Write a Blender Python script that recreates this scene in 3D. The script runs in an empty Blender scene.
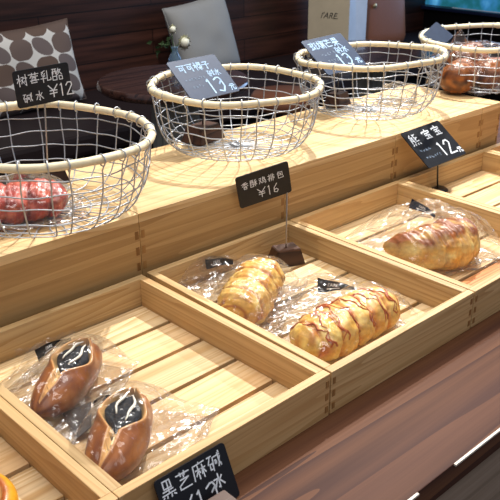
import bpy, bmesh, math, random
from mathutils import Vector, Matrix, noise
PI = math.pi
D = bpy.data
COL = bpy.context.scene.collection
rnd = random.Random(7)

# ------------------------------------------------------------------ materials
def new_mat(name):
    m = D.materials.new(name); m.use_nodes = True
    nt = m.node_tree
    b = next(n for n in nt.nodes if n.type == 'BSDF_PRINCIPLED')
    return m, nt, b, nt.nodes.new, nt.links.new

def srgb(r, g, b):
    f = lambda c: c/12.92 if c <= .04045 else ((c+.055)/1.055)**2.4
    return (f(r/255), f(g/255), f(b/255), 1)

def plain(name, col, rough=.5, metal=0., bump=0., bscale=200., spec=.5, coat=0., var=.12):
    m, nt, b, N, L = new_mat(name)
    b.inputs['Roughness'].default_value = rough
    b.inputs['Metallic'].default_value = metal
    b.inputs['Specular IOR Level'].default_value = spec
    b.inputs['Coat Weight'].default_value = coat
    tc = N('ShaderNodeTexCoord'); nz = N('ShaderNodeTexNoise')
    nz.inputs['Scale'].default_value = bscale; nz.inputs['Detail'].default_value = 3
    L(tc.outputs['Object'], nz.inputs['Vector'])
    mx = N('ShaderNodeMix'); mx.data_type = 'RGBA'
    mx.inputs[6].default_value = tuple(c*(1-var) for c in col[:3])+(1,)
    mx.inputs[7].default_value = tuple(min(1, c*(1+var)) for c in col[:3])+(1,)
    L(nz.outputs['Fac'], mx.inputs[0]); L(mx.outputs[2], b.inputs['Base Color'])
    if bump:
        bp = N('ShaderNodeBump'); bp.inputs['Strength'].default_value = bump; bp.inputs['Distance'].default_value = .001
        L(nz.outputs['Fac'], bp.inputs['Height']); L(bp.outputs['Normal'], b.inputs['Normal'])
    return m

def wood(name, dark, mid, light, axis='x', rough=.55, ring=16., tintvar=.25, orange=None, coat=0., spec=.35, fine=1.):
    """boards whose grain runs along one local axis; each object takes its own cut of the log"""
    m, nt, b, N, L = new_mat(name)
    b.inputs['Roughness'].default_value = rough
    b.inputs['Coat Weight'].default_value = coat
    b.inputs['Specular IOR Level'].default_value = spec
    tc = N('ShaderNodeTexCoord'); oi = N('ShaderNodeObjectInfo')
    ml = N('ShaderNodeVectorMath'); ml.operation = 'SCALE'; ml.inputs[0].default_value = (7.3, 3.1, 5.7)
    L(oi.outputs['Random'], ml.inputs['Scale'])
    ad = N('ShaderNodeVectorMath'); ad.operation = 'ADD'
    L(tc.outputs['Object'], ad.inputs[0]); L(ml.outputs[0], ad.inputs[1])
    mp = N('ShaderNodeMapping')
    k = {'x': (1.1, 27, 27), 'y': (27, 1.1, 27), 'z': (27, 27, 1.1)}[axis]
    mp.inputs['Scale'].default_value = k
    L(ad.outputs[0], mp.inputs['Vector'])
    wv = N('ShaderNodeTexNoise'); wv.inputs['Scale'].default_value = .8; wv.inputs['Detail'].default_value = 1.5
    L(mp.outputs['Vector'], wv.inputs['Vector'])
    mu = N('ShaderNodeMath'); mu.operation = 'MULTIPLY'; mu.inputs[1].default_value = ring
    L(wv.outputs['Fac'], mu.inputs[0])
    fr = N('ShaderNodeMath'); fr.operation = 'FRACT'; L(mu.outputs[0], fr.inputs[0])
    # fine fibres
    mp2 = N('ShaderNodeMapping')
    mp2.inputs['Scale'].default_value = {'x': (6, 260, 260), 'y': (260, 6, 260), 'z': (260, 260, 6)}[axis]
    L(ad.outputs[0], mp2.inputs['Vector'])
    fn = N('ShaderNodeTexNoise'); fn.inputs['Scale'].default_value = fine; fn.inputs['Detail'].default_value = 2
    L(mp2.outputs['Vector'], fn.inputs['Vector'])
    cr = N('ShaderNodeValToRGB'); e = cr.color_ramp.elements
    e[0].position = 0; e[0].color = light; e[1].position = 1; e[1].color = dark
    e.new(.55).color = light if False else mid
    x = e.new(.93); x.color = dark
    L(fr.outputs[0], cr.inputs['Fac'])
    mf = N('ShaderNodeMix'); mf.data_type = 'RGBA'; mf.blend_type = 'MULTIPLY'; mf.inputs[0].default_value = .55
    c2 = N('ShaderNodeValToRGB'); c2.color_ramp.elements[0].position = .25; c2.color_ramp.elements[0].color = (.62, .55, .48, 1)
    c2.color_ramp.elements[1].position = .62; c2.color_ramp.elements[1].color = (1, 1, 1, 1)
    L(fn.outputs['Fac'], c2.inputs['Fac'])
    L(cr.outputs['Color'], mf.inputs[6]); L(c2.outputs['Color'], mf.inputs[7])
    # broad heartwood tone inside a board
    bn = N('ShaderNodeTexNoise'); bn.inputs['Scale'].default_value = .35; bn.inputs['Detail'].default_value = 1
    L(mp.outputs['Vector'], bn.inputs['Vector'])
    c3 = N('ShaderNodeValToRGB'); c3.color_ramp.elements[0].position = .42; c3.color_ramp.elements[0].color = (0, 0, 0, 1)
    c3.color_ramp.elements[1].position = .72; c3.color_ramp.elements[1].color = (1, 1, 1, 1)
    L(bn.outputs['Fac'], c3.inputs['Fac'])
    og = N('ShaderNodeMix'); og.data_type = 'RGBA'
    sc = N('ShaderNodeMath'); sc.operation = 'MULTIPLY'; sc.inputs[1].default_value = .55 if orange else 0
    L(c3.outputs['Color'], sc.inputs[0]); L(sc.outputs[0], og.inputs[0])
    L(mf.outputs[2], og.inputs[6]); og.inputs[7].default_value = orange or mid
    # board to board value
    hs = N('ShaderNodeHueSaturation')
    mr = N('ShaderNodeMapRange'); mr.inputs['To Min'].default_value = 1-tintvar*.5; mr.inputs['To Max'].default_value = 1+tintvar*.35
    L(oi.outputs['Random'], mr.inputs['Value']); L(mr.outputs[0], hs.inputs['Value'])
    L(og.outputs[2], hs.inputs['Color']); L(hs.outputs['Color'], b.inputs['Base Color'])
    bp = N('ShaderNodeBump'); bp.inputs['Strength'].default_value = .12; bp.inputs['Distance'].default_value = .0006
    L(fn.outputs['Fac'], bp.inputs['Height']); L(bp.outputs['Normal'], b.inputs['Normal'])
    return m

P_D, P_M, P_L = srgb(186, 150, 100), srgb(204, 172, 122), srgb(211, 180, 131)
P_O = srgb(196, 152, 98)
PINE_X = wood('pine_grain_along_x', P_D, P_M, P_L, 'x', orange=P_O)
PINE_Y = wood('pine_grain_along_y', P_D, P_M, P_L, 'y', orange=P_O)
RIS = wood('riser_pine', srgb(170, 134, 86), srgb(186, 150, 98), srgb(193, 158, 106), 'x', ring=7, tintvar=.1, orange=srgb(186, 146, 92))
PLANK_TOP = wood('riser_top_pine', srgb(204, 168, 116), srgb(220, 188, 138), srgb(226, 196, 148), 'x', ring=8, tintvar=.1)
SLAT = wood('pale_slat_pine', srgb(206, 168, 114), srgb(226, 198, 152), srgb(232, 206, 162), 'x', ring=16, tintvar=.22, orange=srgb(212, 166, 112))
SLAT_O = wood('orange_slat_pine', srgb(160, 92, 48), srgb(204, 136, 82), srgb(214, 148, 92), 'x', ring=18, tintvar=.1)
ENDG = wood('pine_end_grain', srgb(134, 94, 50), srgb(152, 112, 64), srgb(166, 124, 74), 'z', ring=12, tintvar=.2)
WALNUT_TOP = wood('walnut_worktop', srgb(64, 41, 31), srgb(96, 64, 44), srgb(112, 76, 52), 'x', ring=4.5, rough=.5, tintvar=0, orange=srgb(84, 58, 54), spec=.06, fine=1.4)
WALNUT = wood('walnut_block', srgb(44, 27, 20), srgb(74, 47, 33), srgb(84, 55, 40), 'x', ring=7, rough=.45, tintvar=.2)
DARKTABLE = wood('dark_table_wood', srgb(44, 28, 25), srgb(72, 47, 40), srgb(80, 53, 45), 'x', ring=5, coat=.6, rough=.16, tintvar=.1, spec=.5)
FLOORW = wood('dark_floor_boards', srgb(64, 52, 44), srgb(88, 74, 64), srgb(96, 82, 70), 'x', ring=6, rough=.5, tintvar=0)
RATTAN = plain('pale_rattan', srgb(226, 213, 178), .55, bump=.6, bscale=120, var=.16)
WIRE = plain('galvanised_wire', (.45, .475, .51, 1), .38, metal=.6, bump=.2, bscale=300)
BIND = plain('dull_binding_wire', (.36, .36, .36, 1), .4, metal=.6)
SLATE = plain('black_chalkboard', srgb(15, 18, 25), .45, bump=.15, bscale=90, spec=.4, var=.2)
SLATE_SHEEN = plain('blue_sheen_chalkboard', srgb(40, 56, 82), .5, bump=.15, bscale=90, spec=.3, var=.2)  # black board with the bluish reflected sheen put into its colour
CHALK = plain('white_chalk', srgb(226, 232, 238), .9, var=.12, bscale=900)
CHALK_B = plain('bluish_chalk', srgb(172, 202, 232), .9, var=.12, bscale=900)
CHALK_D = plain('faint_chalk', srgb(120, 136, 156), .9, var=.12, bscale=900)
STEEL = plain('sign_steel', (.45, .43, .40, 1), .3, metal=.9)
COUNTERF = wood('dark_counter_front', srgb(130, 114, 98), srgb(146, 128, 112), srgb(152, 134, 118), 'x', ring=4, rough=.5, tintvar=0)
BLACK = plain('black_metal', srgb(20, 20, 22), .4)
EDGE = plain('pale_edge_band', srgb(214, 204, 190), .5)
STICKER = plain('black_sticker', srgb(26, 26, 30), .35, spec=.5)
STICKER_B = plain('navy_black_sticker', srgb(24, 34, 60), .35, spec=.5)
LOGO = plain('white_print', srgb(235, 235, 235), .6)
BENCHM = plain('dark_bench_leather', srgb(36, 27, 28), .5, spec=.3, bump=.25, bscale=150)
DARK = plain('black_panel', srgb(13, 10, 11), .7, spec=.2)
PAPER = plain('cream_paper', srgb(196, 182, 156), .8, bump=.2, bscale=14)
PAPER_S = plain('window_lit_paper_side', srgb(204, 206, 210), .8, bump=.2, bscale=14)  # cream paper whitened: window light on the side is put into the colour
INK = plain('black_ink', srgb(30, 30, 34), .8)
LEATHER = plain('brown_bag_leather', srgb(128, 74, 44), .45, bump=.3, bscale=120)
LINEN = plain('grey_linen', srgb(152, 152, 150), .9, bump=.5, bscale=420)
FLUTE = plain('grey_fluted_metal', srgb(140, 142, 136), .5)
GREEN = plain('leaf_green', srgb(58, 84, 42), .6)
PETAL = plain('cream_petal', srgb(246, 244, 222), .6)
BRASS = plain('brass_stud', srgb(200, 180, 140), .35, metal=.7)
STOOLM = plain('brown_stool_leather', srgb(120, 76, 56), .4, bump=.2, bscale=100)

def film_mat(name, gloss=.045, haze=.012, rough=.13):
    m = D.materials.new(name); m.use_nodes = True; nt = m.node_tree; nt.nodes.clear()
    N, L = nt.nodes.new, nt.links.new
    out = N('ShaderNodeOutputMaterial'); tr = N('ShaderNodeBsdfTransparent'); tr.inputs['Color'].default_value = (.985, .985, .985, 1)
    gl = N('ShaderNodeBsdfGlossy'); gl.inputs['Roughness'].default_value = rough
    df = N('ShaderNodeBsdfDiffuse'); df.inputs['Color'].default_value = (.85, .87, .9, 1)
    tc = N('ShaderNodeTexCoord')
    nz = N('ShaderNodeTexNoise'); nz.inputs['Scale'].default_value = 30; nz.inputs['Detail'].default_value = 2
    L(tc.outputs['Object'], nz.inputs['Vector'])
    ad = N('ShaderNodeMix'); ad.data_type = 'RGBA'; ad.blend_type = 'LINEAR_LIGHT'; ad.inputs[0].default_value = .02
    L(tc.outputs['Object'], ad.inputs[6]); L(nz.outputs['Color'], ad.inputs[7])
    vo = N('ShaderNodeTexVoronoi'); vo.inputs['Scale'].default_value = 34; L(ad.outputs[2], vo.inputs['Vector'])
    v2 = N('ShaderNodeTexVoronoi'); v2.inputs['Scale'].default_value = 90; L(ad.outputs[2], v2.inputs['Vector'])
    mm = N('ShaderNodeMath'); mm.operation = 'MULTIPLY_ADD'; mm.inputs[1].default_value = .27
    L(v2.outputs['Distance'], mm.inputs[0]); L(vo.outputs['Distance'], mm.inputs[2])
    bp = N('ShaderNodeBump'); bp.inputs['Strength'].default_value = 1; bp.inputs['Distance'].default_value = .008
    L(mm.outputs[0], bp.inputs['Height']); L(bp.outputs['Normal'], gl.inputs['Normal'])
    lw = N('ShaderNodeLayerWeight'); lw.inputs['Blend'].default_value = .2
    ma = N('ShaderNodeMath'); ma.operation = 'MULTIPLY_ADD'; ma.inputs[1].default_value = .40; ma.inputs[2].default_value = gloss
    ma.use_clamp = True
    L(lw.outputs['Fresnel'], ma.inputs[0])
    m1 = N('ShaderNodeMixShader'); m1.inputs[0].default_value = haze; L(tr.outputs[0], m1.inputs[1]); L(df.outputs[0], m1.inputs[2])
    m2 = N('ShaderNodeMixShader'); L(ma.outputs[0], m2.inputs[0]); L(m1.outputs[0], m2.inputs[1]); L(gl.outputs[0], m2.inputs[2])
    L(m2.outputs[0], out.inputs['Surface'])
    return m
FILM = film_mat('clear_cellophane')

def glass_mat():
    m, nt, b, N, L = new_mat('pale_blue_vase_glass')
    b.inputs['Base Color'].default_value = srgb(150, 185, 215); b.inputs['Transmission Weight'].default_value = .7
    b.inputs['Roughness'].default_value = .08
    return m
VGLASS = glass_mat()

def vcol_mat(name, rough=.38, coat=.25, bscale=160, bump=.35, spec=.5):
    """crust whose browning is stored per vertex"""
    m, nt, b, N, L = new_mat(name)
    b.inputs['Roughness'].default_value = rough; b.inputs['Coat Weight'].default_value = coat; b.inputs['Coat Roughness'].default_value = .15
    b.inputs['Specular IOR Level'].default_value = spec
    at = N('ShaderNodeAttribute'); at.attribute_name = 'crust'
    tc = N('ShaderNodeTexCoord'); nz = N('ShaderNodeTexNoise'); nz.inputs['Scale'].default_value = bscale; nz.inputs['Detail'].default_value = 4
    L(tc.outputs['Object'], nz.inputs['Vector'])
    cr = N('ShaderNodeValToRGB'); cr.color_ramp.elements[0].position = .3; cr.color_ramp.elements[0].color = (.72, .66, .6, 1)
    cr.color_ramp.elements[1].position = .7; cr.color_ramp.elements[1].color = (1, 1, 1, 1)
    L(nz.outputs['Fac'], cr.inputs['Fac'])
    mx = N('ShaderNodeMix'); mx.data_type = 'RGBA'; mx.blend_type = 'MULTIPLY'; mx.inputs[0].default_value = .8
    L(at.outputs['Color'], mx.inputs[6]); L(cr.outputs['Color'], mx.inputs[7]); L(mx.outputs[2], b.inputs['Base Color'])
    bp = N('ShaderNodeBump'); bp.inputs['Strength'].default_value = bump; bp.inputs['Distance'].default_value = .001
    L(nz.outputs['Fac'], bp.inputs['Height']); L(bp.outputs['Normal'], b.inputs['Normal'])
    return m
CRUST = vcol_mat('glossy_bread_crust')
FLAKY = vcol_mat('flaky_pastry_crust', .42, .15, 220, .5)
FILLING = plain('black_sesame_paste', srgb(22, 22, 26), .75, spec=.25, bump=1., bscale=260)
CREAM = plain('cream_streak', srgb(226, 222, 206), .6)
SAUCE = plain('red_brown_sauce', srgb(184, 92, 36), .3, coat=.3)

# ------------------------------------------------------------------ mesh helpers
def link(name, bm, mat, parent=None, loc=(0, 0, 0), smooth=False, rot=None):
    me = D.meshes.new(name); bm.normal_update(); bm.to_mesh(me); bm.free()
    if isinstance(mat, (list, tuple)):
        for x in mat: me.materials.append(x)
    else: me.materials.append(mat)
    if smooth:
        for p in me.polygons: p.use_smooth = True
    o = D.objects.new(name, me); COL.objects.link(o)
    o.location = loc
    if rot is not None: o.rotation_euler = rot
    if parent: o.parent = parent
    return o

def tag(o, label, cat, group=None, kind=None):
    o['label'] = label; o['category'] = cat
    if group: o['group'] = group
    if kind: o['kind'] = kind
    return o

def thing(name, label, cat, loc=(0, 0, 0), rz=0, group=None):
    o = D.objects.new(name, None); COL.objects.link(o); o.empty_display_size = .02
    o.location = loc; o.rotation_euler = (0, 0, rz)
    return tag(o, label, cat, group)

def structure(name, bm, mat, loc=(0, 0, 0), parent=None):
    o = link(name, bm, mat, parent, loc)
    if not parent: o['kind'] = 'structure'
    return o

def box(bm, c, s, bev=0., mi=0, M=None):
    r = bmesh.ops.create_cube(bm, size=1)
    vs = r['verts']
    for v in vs:
        v.co = Vector((v.co.x*s[0], v.co.y*s[1], v.co.z*s[2]))
        if M is not None: v.co = M @ v.co
        v.co += Vector(c)
    fs = {f for v in vs for f in v.link_faces}
    for f in fs: f.material_index = mi
    if bev:
        es = list({e for f in fs for e in f.edges})
        bmesh.ops.bevel(bm, geom=es, offset=bev, segments=2, affect='EDGES', profile=.6)
    return bm

def nbox(c, s, bev=0., M=None):
    return box(bmesh.new(), c, s, bev, 0, M)

def board(name, c, s, mat, parent, bev=.0009, loc_center=True):
    return link(name, nbox((0, 0, 0), s, bev), mat, parent, c)

def tube(bm, pts, r, n=8, closed=False, cap=True):
    pts = [Vector(p) for p in pts]; m = len(pts)
    rr = r if callable(r) else (lambda i: r)
    rings = []; ref = None
    for i, p in enumerate(pts):
        if closed: t = pts[(i+1) % m]-pts[i-1]
        else: t = pts[min(i+1, m-1)]-pts[max(i-1, 0)]
        if t.length < 1e-9: t = Vector((0, 0, 1))
        t.normalize()
        if ref is None:
            ref = Vector((0, 0, 1)) if abs(t.z) < .9 else Vector((1, 0, 0))
        a = ref-t*ref.dot(t)
        if a.length < 1e-6: a = t.orthogonal()
        a.normalize(); b = t.cross(a); ref = a
        rings.append([bm.verts.new(p+(a*math.cos(2*PI*k/n)+b*math.sin(2*PI*k/n))*rr(i)) for k in range(n)])
    for i in range(m if closed else m-1):
        A, B = rings[i], rings[(i+1) % m]
        for k in range(n): bm.faces.new((A[k], A[(k+1) % n], B[(k+1) % n], B[k]))
    if not closed and cap:
        bm.faces.new(rings[0][::-1]); bm.faces.new(rings[-1])
    return bm

def lathe(bm, prof, n=48, cap=True):
    rings = [[bm.verts.new((r*math.cos(2*PI*k/n), r*math.sin(2*PI*k/n), z)) for k in range(n)] for r, z in prof]
    for A, B in zip(rings, rings[1:]):
        for k in range(n): bm.faces.new((A[k], A[(k+1) % n], B[(k+1) % n], B[k]))
    if cap:
        bm.faces.new(rings[0][::-1]); bm.faces.new(rings[-1])
    return bm

def smoothstep(a, b, x):
    t = max(0., min(1., (x-a)/(b-a))); return t*t*(3-2*t)
def lerp(a, b, t): return tuple(x+(y-x)*t for x, y in zip(a, b))

# ------------------------------------------------------------------ camera (solved from the trays)
CAM = Vector((-0.53433582, -0.45737134, 0.51111444))
cd = D.cameras.new('camera'); cam = D.objects.new('camera', cd); COL.objects.link(cam)
ax = Vector((0.73550621, -0.67750175, -0.00469036)); ay = Vector((-0.28209674, -0.29993959, -0.9112945)); az = Vector((0.61599679, 0.6715859, -0.41172846))
R = Matrix((ax, -ay, -az)).transposed()
cam.matrix_world = Matrix.Translation(CAM) @ R.to_4x4()
cd.sensor_width = 36; cd.lens = 784.178/500*36; cd.clip_start = .02
cd.dof.use_dof = True; cd.dof.focus_distance = 1.0; cd.dof.aperture_fstop = 30.0
bpy.context.scene.camera = cam

# ------------------------------------------------------------------ setting
FZ = -.85
structure('floor', nbox((1.2, 1.0, FZ-.02), (7.6, 6.0, .04)), FLOORW)

def plank_wall_mat():
    m, nt, b, N, L = new_mat('dark_walnut_wall_planks')
    b.inputs['Roughness'].default_value = .42; b.inputs['Specular IOR Level'].default_value = .4
    tc = N('ShaderNodeTexCoord'); sp = N('ShaderNodeSeparateXYZ'); L(tc.outputs['Object'], sp.inputs[0])
    cb = N('ShaderNodeCombineXYZ'); L(sp.outputs['X'], cb.inputs['X']); L(sp.outputs['Z'], cb.inputs['Y'])
    bk = N('ShaderNodeTexBrick'); bk.inputs['Scale'].default_value = 1; bk.inputs['Brick Width'].default_value = 1.3; bk.inputs['Row Height'].default_value = .125
    bk.inputs['Mortar Size'].default_value = .0025; bk.inputs['Mortar'].default_value = srgb(12, 8, 8)
    bk.inputs['Color1'].default_value = srgb(58, 36, 30); bk.inputs['Color2'].default_value = srgb(80, 50, 41)
    L(cb.outputs[0], bk.inputs['Vector'])
    mp = N('ShaderNodeMapping'); mp.inputs['Scale'].default_value = (1.6, 30, 30); L(tc.outputs['Object'], mp.inputs['Vector'])
    nz = N('ShaderNodeTexNoise'); nz.inputs['Scale'].default_value = 1.2; nz.inputs['Detail'].default_value = 4; L(mp.outputs[0], nz.inputs['Vector'])
    cr = N('ShaderNodeValToRGB'); cr.color_ramp.elements[0].position = .35; cr.color_ramp.elements[0].color = (.35, .33, .33, 1)
    cr.color_ramp.elements[1].position = .7; cr.color_ramp.elements[1].color = (1.2, 1.1, 1.05, 1); L(nz.outputs['Fac'], cr.inputs['Fac'])
    mx = N('ShaderNodeMix'); mx.data_type = 'RGBA'; mx.blend_type = 'MULTIPLY'; mx.inputs[0].default_value = 1
    L(bk.outputs['Color'], mx.inputs[6]); L(cr.outputs['Color'], mx.inputs[7]); L(mx.outputs[2], b.inputs['Base Color'])
    return m
structure('wall_back', nbox((1.2, 3.04, .3), (7.0, .08, 2.3)), plank_wall_mat())
# right wall with its low window
WX = 4.35; SILL = -.226
wr = structure('wall_right', nbox((WX+.05, 1.0, (FZ+SILL)/2), (.1, 4.0, SILL-FZ)), DARK)
structure('trim_1', nbox((WX-.02, 1.0, SILL+.006), (.05, 4.0, .022), .003), plain('navy_window_sill', srgb(30, 40, 72), .35))
def window_mat():
    m = D.materials.new('teal_view_through_window'); m.use_nodes = True; nt = m.node_tree; nt.nodes.clear()
    N, L = nt.nodes.new, nt.links.new
    out = N('ShaderNodeOutputMaterial'); em = N('ShaderNodeEmission')
    tc = N('ShaderNodeTexCoord'); vo = N('ShaderNodeTexVoronoi'); vo.inputs['Scale'].default_value = 9
    nz = N('ShaderNodeTexNoise'); nz.inputs['Scale'].default_value = 6; nz.inputs['Detail'].default_value = 3
    L(tc.outputs['Object'], nz.inputs['Vector']); L(nz.outputs['Color'], vo.inputs['Vector'])
    cr = N('ShaderNodeValToRGB'); e = cr.color_ramp.elements
    e[0].position = .3; e[0].color = srgb(18, 62, 74); e[1].position = .72; e[1].color = srgb(96, 172, 214)
    e.new(.45).color = srgb(30, 96, 110); e.new(.58).color = srgb(52, 120, 170)
    L(nz.outputs['Fac'], cr.inputs['Fac']); L(cr.outputs[0], em.inputs['Color']); em.inputs['Strength'].default_value = 1.1
    L(em.outputs[0], out.inputs['Surface'])
    return m
wn = D.objects.new('window_1', None); COL.objects.link(wn); wn['kind'] = 'structure'
structure('window_pane', nbox((WX+.012, 1.0, .455), (.012, 4.0, 1.32)), window_mat(), parent=wn)

# bench along the back wall
bn = thing('wall_bench', 'long dark upholstered bench running along the plank wall behind the bread counter', 'bench', (1.2, 2.65, FZ))
link('bench_base', nbox((0, .02, .19), (6.2, .62, .38)), DARK, bn)
link('bench_seat', nbox((0, 0, .425), (6.2, .70, .09), .02), BENCHM, bn)

# ------------------------------------------------------------------ counter
EDGE_Y = -.139
ct = thing('display_counter', 'walnut bread display counter with a thin pale front edge band', 'counter', (0, .23, FZ))
link('worktop', nbox((0, 0, 0), (3.4, .75, .03), .0008), WALNUT_TOP, ct, (.4, -.139-.23+.375+.0012, -FZ-.015))
link('counter_body', nbox((.4, .002, .4095), (3.4, .735, .819)), COUNTERF, ct)
e = bmesh.new()
box(e, (-.665, EDGE_Y-.23, -FZ-.0008), (1.27, .0026, .0022)); box(e, (1.065, EDGE_Y-.23, -FZ-.0008), (2.07, .0026, .0022))
link('edge_band', e, EDGE, ct)

# ------------------------------------------------------------------ trays
TW, TD, TH, TT = .2685, .331, .0535, .0105
SLZ = .015
def finger_joint(parent, cx, y, z0, z1, n=4, w=.0045):
    bm = bmesh.new(); s = (z1-z0)/(2*n)
    for k in range(n): box(bm, (cx, y, z0+s*(2*k+1)), (w, .0008, s))
    return link('finger_joint', bm, ENDG, parent)
def tray(label, x0, y0=0., rz=0., group='pine bread trays', orange=()):
    t = thing('bread_tray', label, 'tray', (x0, y0, 0), rz, group)
    cx = TW/2
    fb = board('long_board', (cx, TT/2, TH/2), (TW, TT, TH), PINE_X, t)
    bb = board('long_board', (cx, TD-TT/2, TH/2), (TW, TT, TH), PINE_X, t)
    for sx in (TT/2, TW-TT/2): board('short_board', (sx, TD/2, TH/2+.0002), (TT, TD-2*TT, TH-.0004), PINE_Y, t)
    for cxx in (.0045, TW-.0045): finger_joint(fb, cxx-cx, -TT/2-.0001, -TH/2+.002, TH/2-.004, 3)
    n = 5; inner = TD-2*TT-.004; gap = .0062; sw = (inner-gap*(n-1))/n
    for k in range(n):
        y = TT+.002+sw/2+k*(sw+gap)
        board('slat', (cx, y, SLZ-.004), (TW-2*TT-.0006, sw, .008), SLAT_O if k in orange else SLAT, t, .0006)
    for bx in (.05, TW-.05): board('batten', (bx, TD/2, .0034), (.022, TD-2*TT-.001, .0068), PINE_Y, t, .0003)
    return t
tray('pine tray at the left edge holding the yellow-topped bread', -.5388, -.0107, math.radians(1.1))
tray('pine tray holding the two black sesame rolls', -TW-.0012, -.0055, math.radians(1.1))
tray('pine tray holding the two golden chicken pastries and the ¥16 sign', .0012, 0, 0)
tray('pine tray holding one bagged golden croissant', .2715, 0, 0, orange=(0,))
tray('pine tray behind the croissant tray, holding only the sign with three large characters', .5415, 0, 0, orange=(1,))
tray('pine tray at the right edge, hardly showing past its neighbour', .8115, 0, 0, orange=(4, 2))

# ------------------------------------------------------------------ riser boxes
RH, RY0, RY1 = .1348, .3395, .562
def riser(label, x0, x1):
    w = x1-x0-.0008; d = RY1-RY0
    t = thing('riser_box', label, 'display riser', ((x0+x1)/2, (RY0+RY1)/2, 0), 0, 'pine riser boxes behind the trays')
    fb = board('long_board', (0, -d/2+.007, (RH-.012)/2), (w, .014, RH-.012), RIS, t, .0006)
    board('long_board', (0, d/2-.007, (RH-.012)/2), (w, .014, RH-.012), RIS, t, .0006)
    for s in (-1, 1): board('short_board', (s*(w/2-.007), 0, (RH-.012)/2), (.0135, d-.0285, RH-.0125), PINE_Y, t, .0005)
    board('top_panel', (0, 0, RH-.006), (w, d, .012), PLANK_TOP, t, .0006)
    for s in (-1, 1): finger_joint(fb, s*(w/2-.0045), -.0071, -RH/2+.010, RH/2-.012, 5, .0055)
    return t
riser('pine riser box at the left edge under the left half of the raspberry bread basket', -.54, -.27)
riser('pine riser box under the right half of the raspberry bread basket', -.27, 0)
riser('pine riser box behind the ¥16 sign, under the left part of the first empty basket', 0, .27)
riser('pine riser box behind the croissant tray, left of the tilted ¥12 sign', .27, .54)
riser('pine riser box behind the tilted sign with three large characters', .54, .81)
riser('short pine riser box at the right end of the row', .81, .879)

# ------------------------------------------------------------------ wire baskets
def basket(label, cx, cy, R0, H, tax, tay, seed, nup=28):
    rg = random.Random(seed)
    t = thing('wire_basket', label, 'basket', (cx, cy, RH+.0002), 0, 'round wire bread baskets')
    prof = [(1, 1.), (.8, .99), (.6, .972), (.42, .945), (.26, .9), (.13, .83), (.045, .74), (.015, .64)]
    def P(ang, h, r, j=0.):
        z = .0016+H*h + h*R0*(tax*math.cos(ang)+tay*math.sin(ang))
        return Vector((r*R0*math.cos(ang), r*R0*math.sin(ang), max(.0016, z+j)))
    def rad(h):
        for (h1, r1), (h0, r0) in zip(prof, prof[1:]):
            if h >= h0: return r0+(r1-r0)*(h-h0)/(h1-h0)
        return prof[-1][1]
    # rattan rim, slightly hand-bent
    n = 160
    pts = [P(2*PI*k/n, 1, 1+.008*math.sin(3*2*PI*k/n+seed)+.004*math.sin(7*2*PI*k/n), .0012*math.sin(5*2*PI*k/n+seed)) for k in range(n)]
    rw = rg.uniform(0, 6.28)
    def rr(k):
        a = 2*PI*k/n; x = .0053+.0004*noise.noise(Vector((a*6, seed, 0)))
        d = abs((a-rw+PI) % (2*PI)-PI)
        return x+(.0010+.0005*math.sin(k*2.6) if d < .35 else 0)
    link('rattan_rim', tube(bmesh.new(), pts, rr, 12, closed=True), RATTAN, t, smooth=True)
    # uprights: from a loop round the rim down the side, under the base to the hub
    ang = [2*PI*(k+rg.uniform(-.22, .22))/nup for k in range(nup)]
    for k, a in enumerate(ang):
        pts = []
        c = P(a, 1, 1); er = Vector((math.cos(a), math.sin(a), 0)); lr = .0072
        for q in range(9):
            th = -PI*.55+q/8*PI*1.55
            pts.append(c+er*(-lr*math.cos(th))*(-1 if False else 1)*1.0+Vector((0, 0, lr*math.sin(th))))
        dr = rg.uniform(-.025, .025); ph = rg.uniform(0, 6)
        for h, r in [(.88, 0), (.74, 0), (.6, 0), (.46, 0), (.33, 0), (.2, 0), (.1, 0), (.04, 0), (.015, 0)]:
            pts.append(P(a+dr*(1-h)+.006*math.sin(h*9+ph), h, rad(h)*1.003))
        for r in (.5, .36, .22, .1, .03):
            pts.append(P(a+dr*1.1+.06*math.sin(r*9+ph), 0, r, .0012))
        link('upright_wire', tube(bmesh.new(), pts, .00095, 6), WIRE, t, smooth=True)
    hoops = [.83, .65, .47, .3, .16, .06]
    for h in hoops:
        pts = []; ph = rg.uniform(0, 6)
        for k in range(112):
            a = 2*PI*k/112
            wob = .0009*math.sin(nup/2*a+ph)+.0016*math.sin(2*a+ph*2)+.0012*math.sin(5*a+ph)
            pts.append(P(a, h, rad(h)*(1.0-.004+.006*math.cos(nup/2*a+ph)), wob if h > .1 else abs(wob)*.5))
        link('hoop_wire', tube(bmesh.new(), pts, .00085, 6, closed=True), WIRE, t, smooth=True)
    for r in (.58, .42, .26):
        ph = rg.uniform(0, 6)
        pts = [P(2*PI*k/80, 0, r*(1+.03*math.sin(3*2*PI*k/80+ph)), .0018+.0006*math.sin(9*2*PI*k/80)) for k in range(80)]
        link('base_hoop_wire', tube(bmesh.new(), pts, .00085, 6, closed=True), WIRE, t, smooth=True)
    bm = bmesh.new()
    for q in range(7):
        a0 = rg.uniform(0, 6.28)
        tube(bm, [(.012*math.cos(a0+s*.8)*(1-s*.1), .012*math.sin(a0+s*1.3), .003+.0015*math.sin(s*2+q)+.0008*q*.5) for s in [i/6*3 for i in range(7)]], .0009, 6)
    link('hub_twist', bm, WIRE, t, smooth=True)
    return t
BZ = .236-RH
basket('large wire basket with rattan rim at the left, holding raspberry bread', -.0823, .4279, .140, .240-RH, -.0369, .0328, 3)
basket('empty wire basket with a 13 yuan sign whose writing starts with two alike characters', .2922, .4759, .1342, BZ, -.0042, .0083, 11)
basket('empty wire basket in front of the cream paper bag, third from the left', .6336, .4817, .136, .237-RH, .0074, -.0447, 23)
basket('wire basket at the right edge, full of brown rolls', .9752, .4465, .135, BZ, .0329, .0051, 31)

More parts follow.
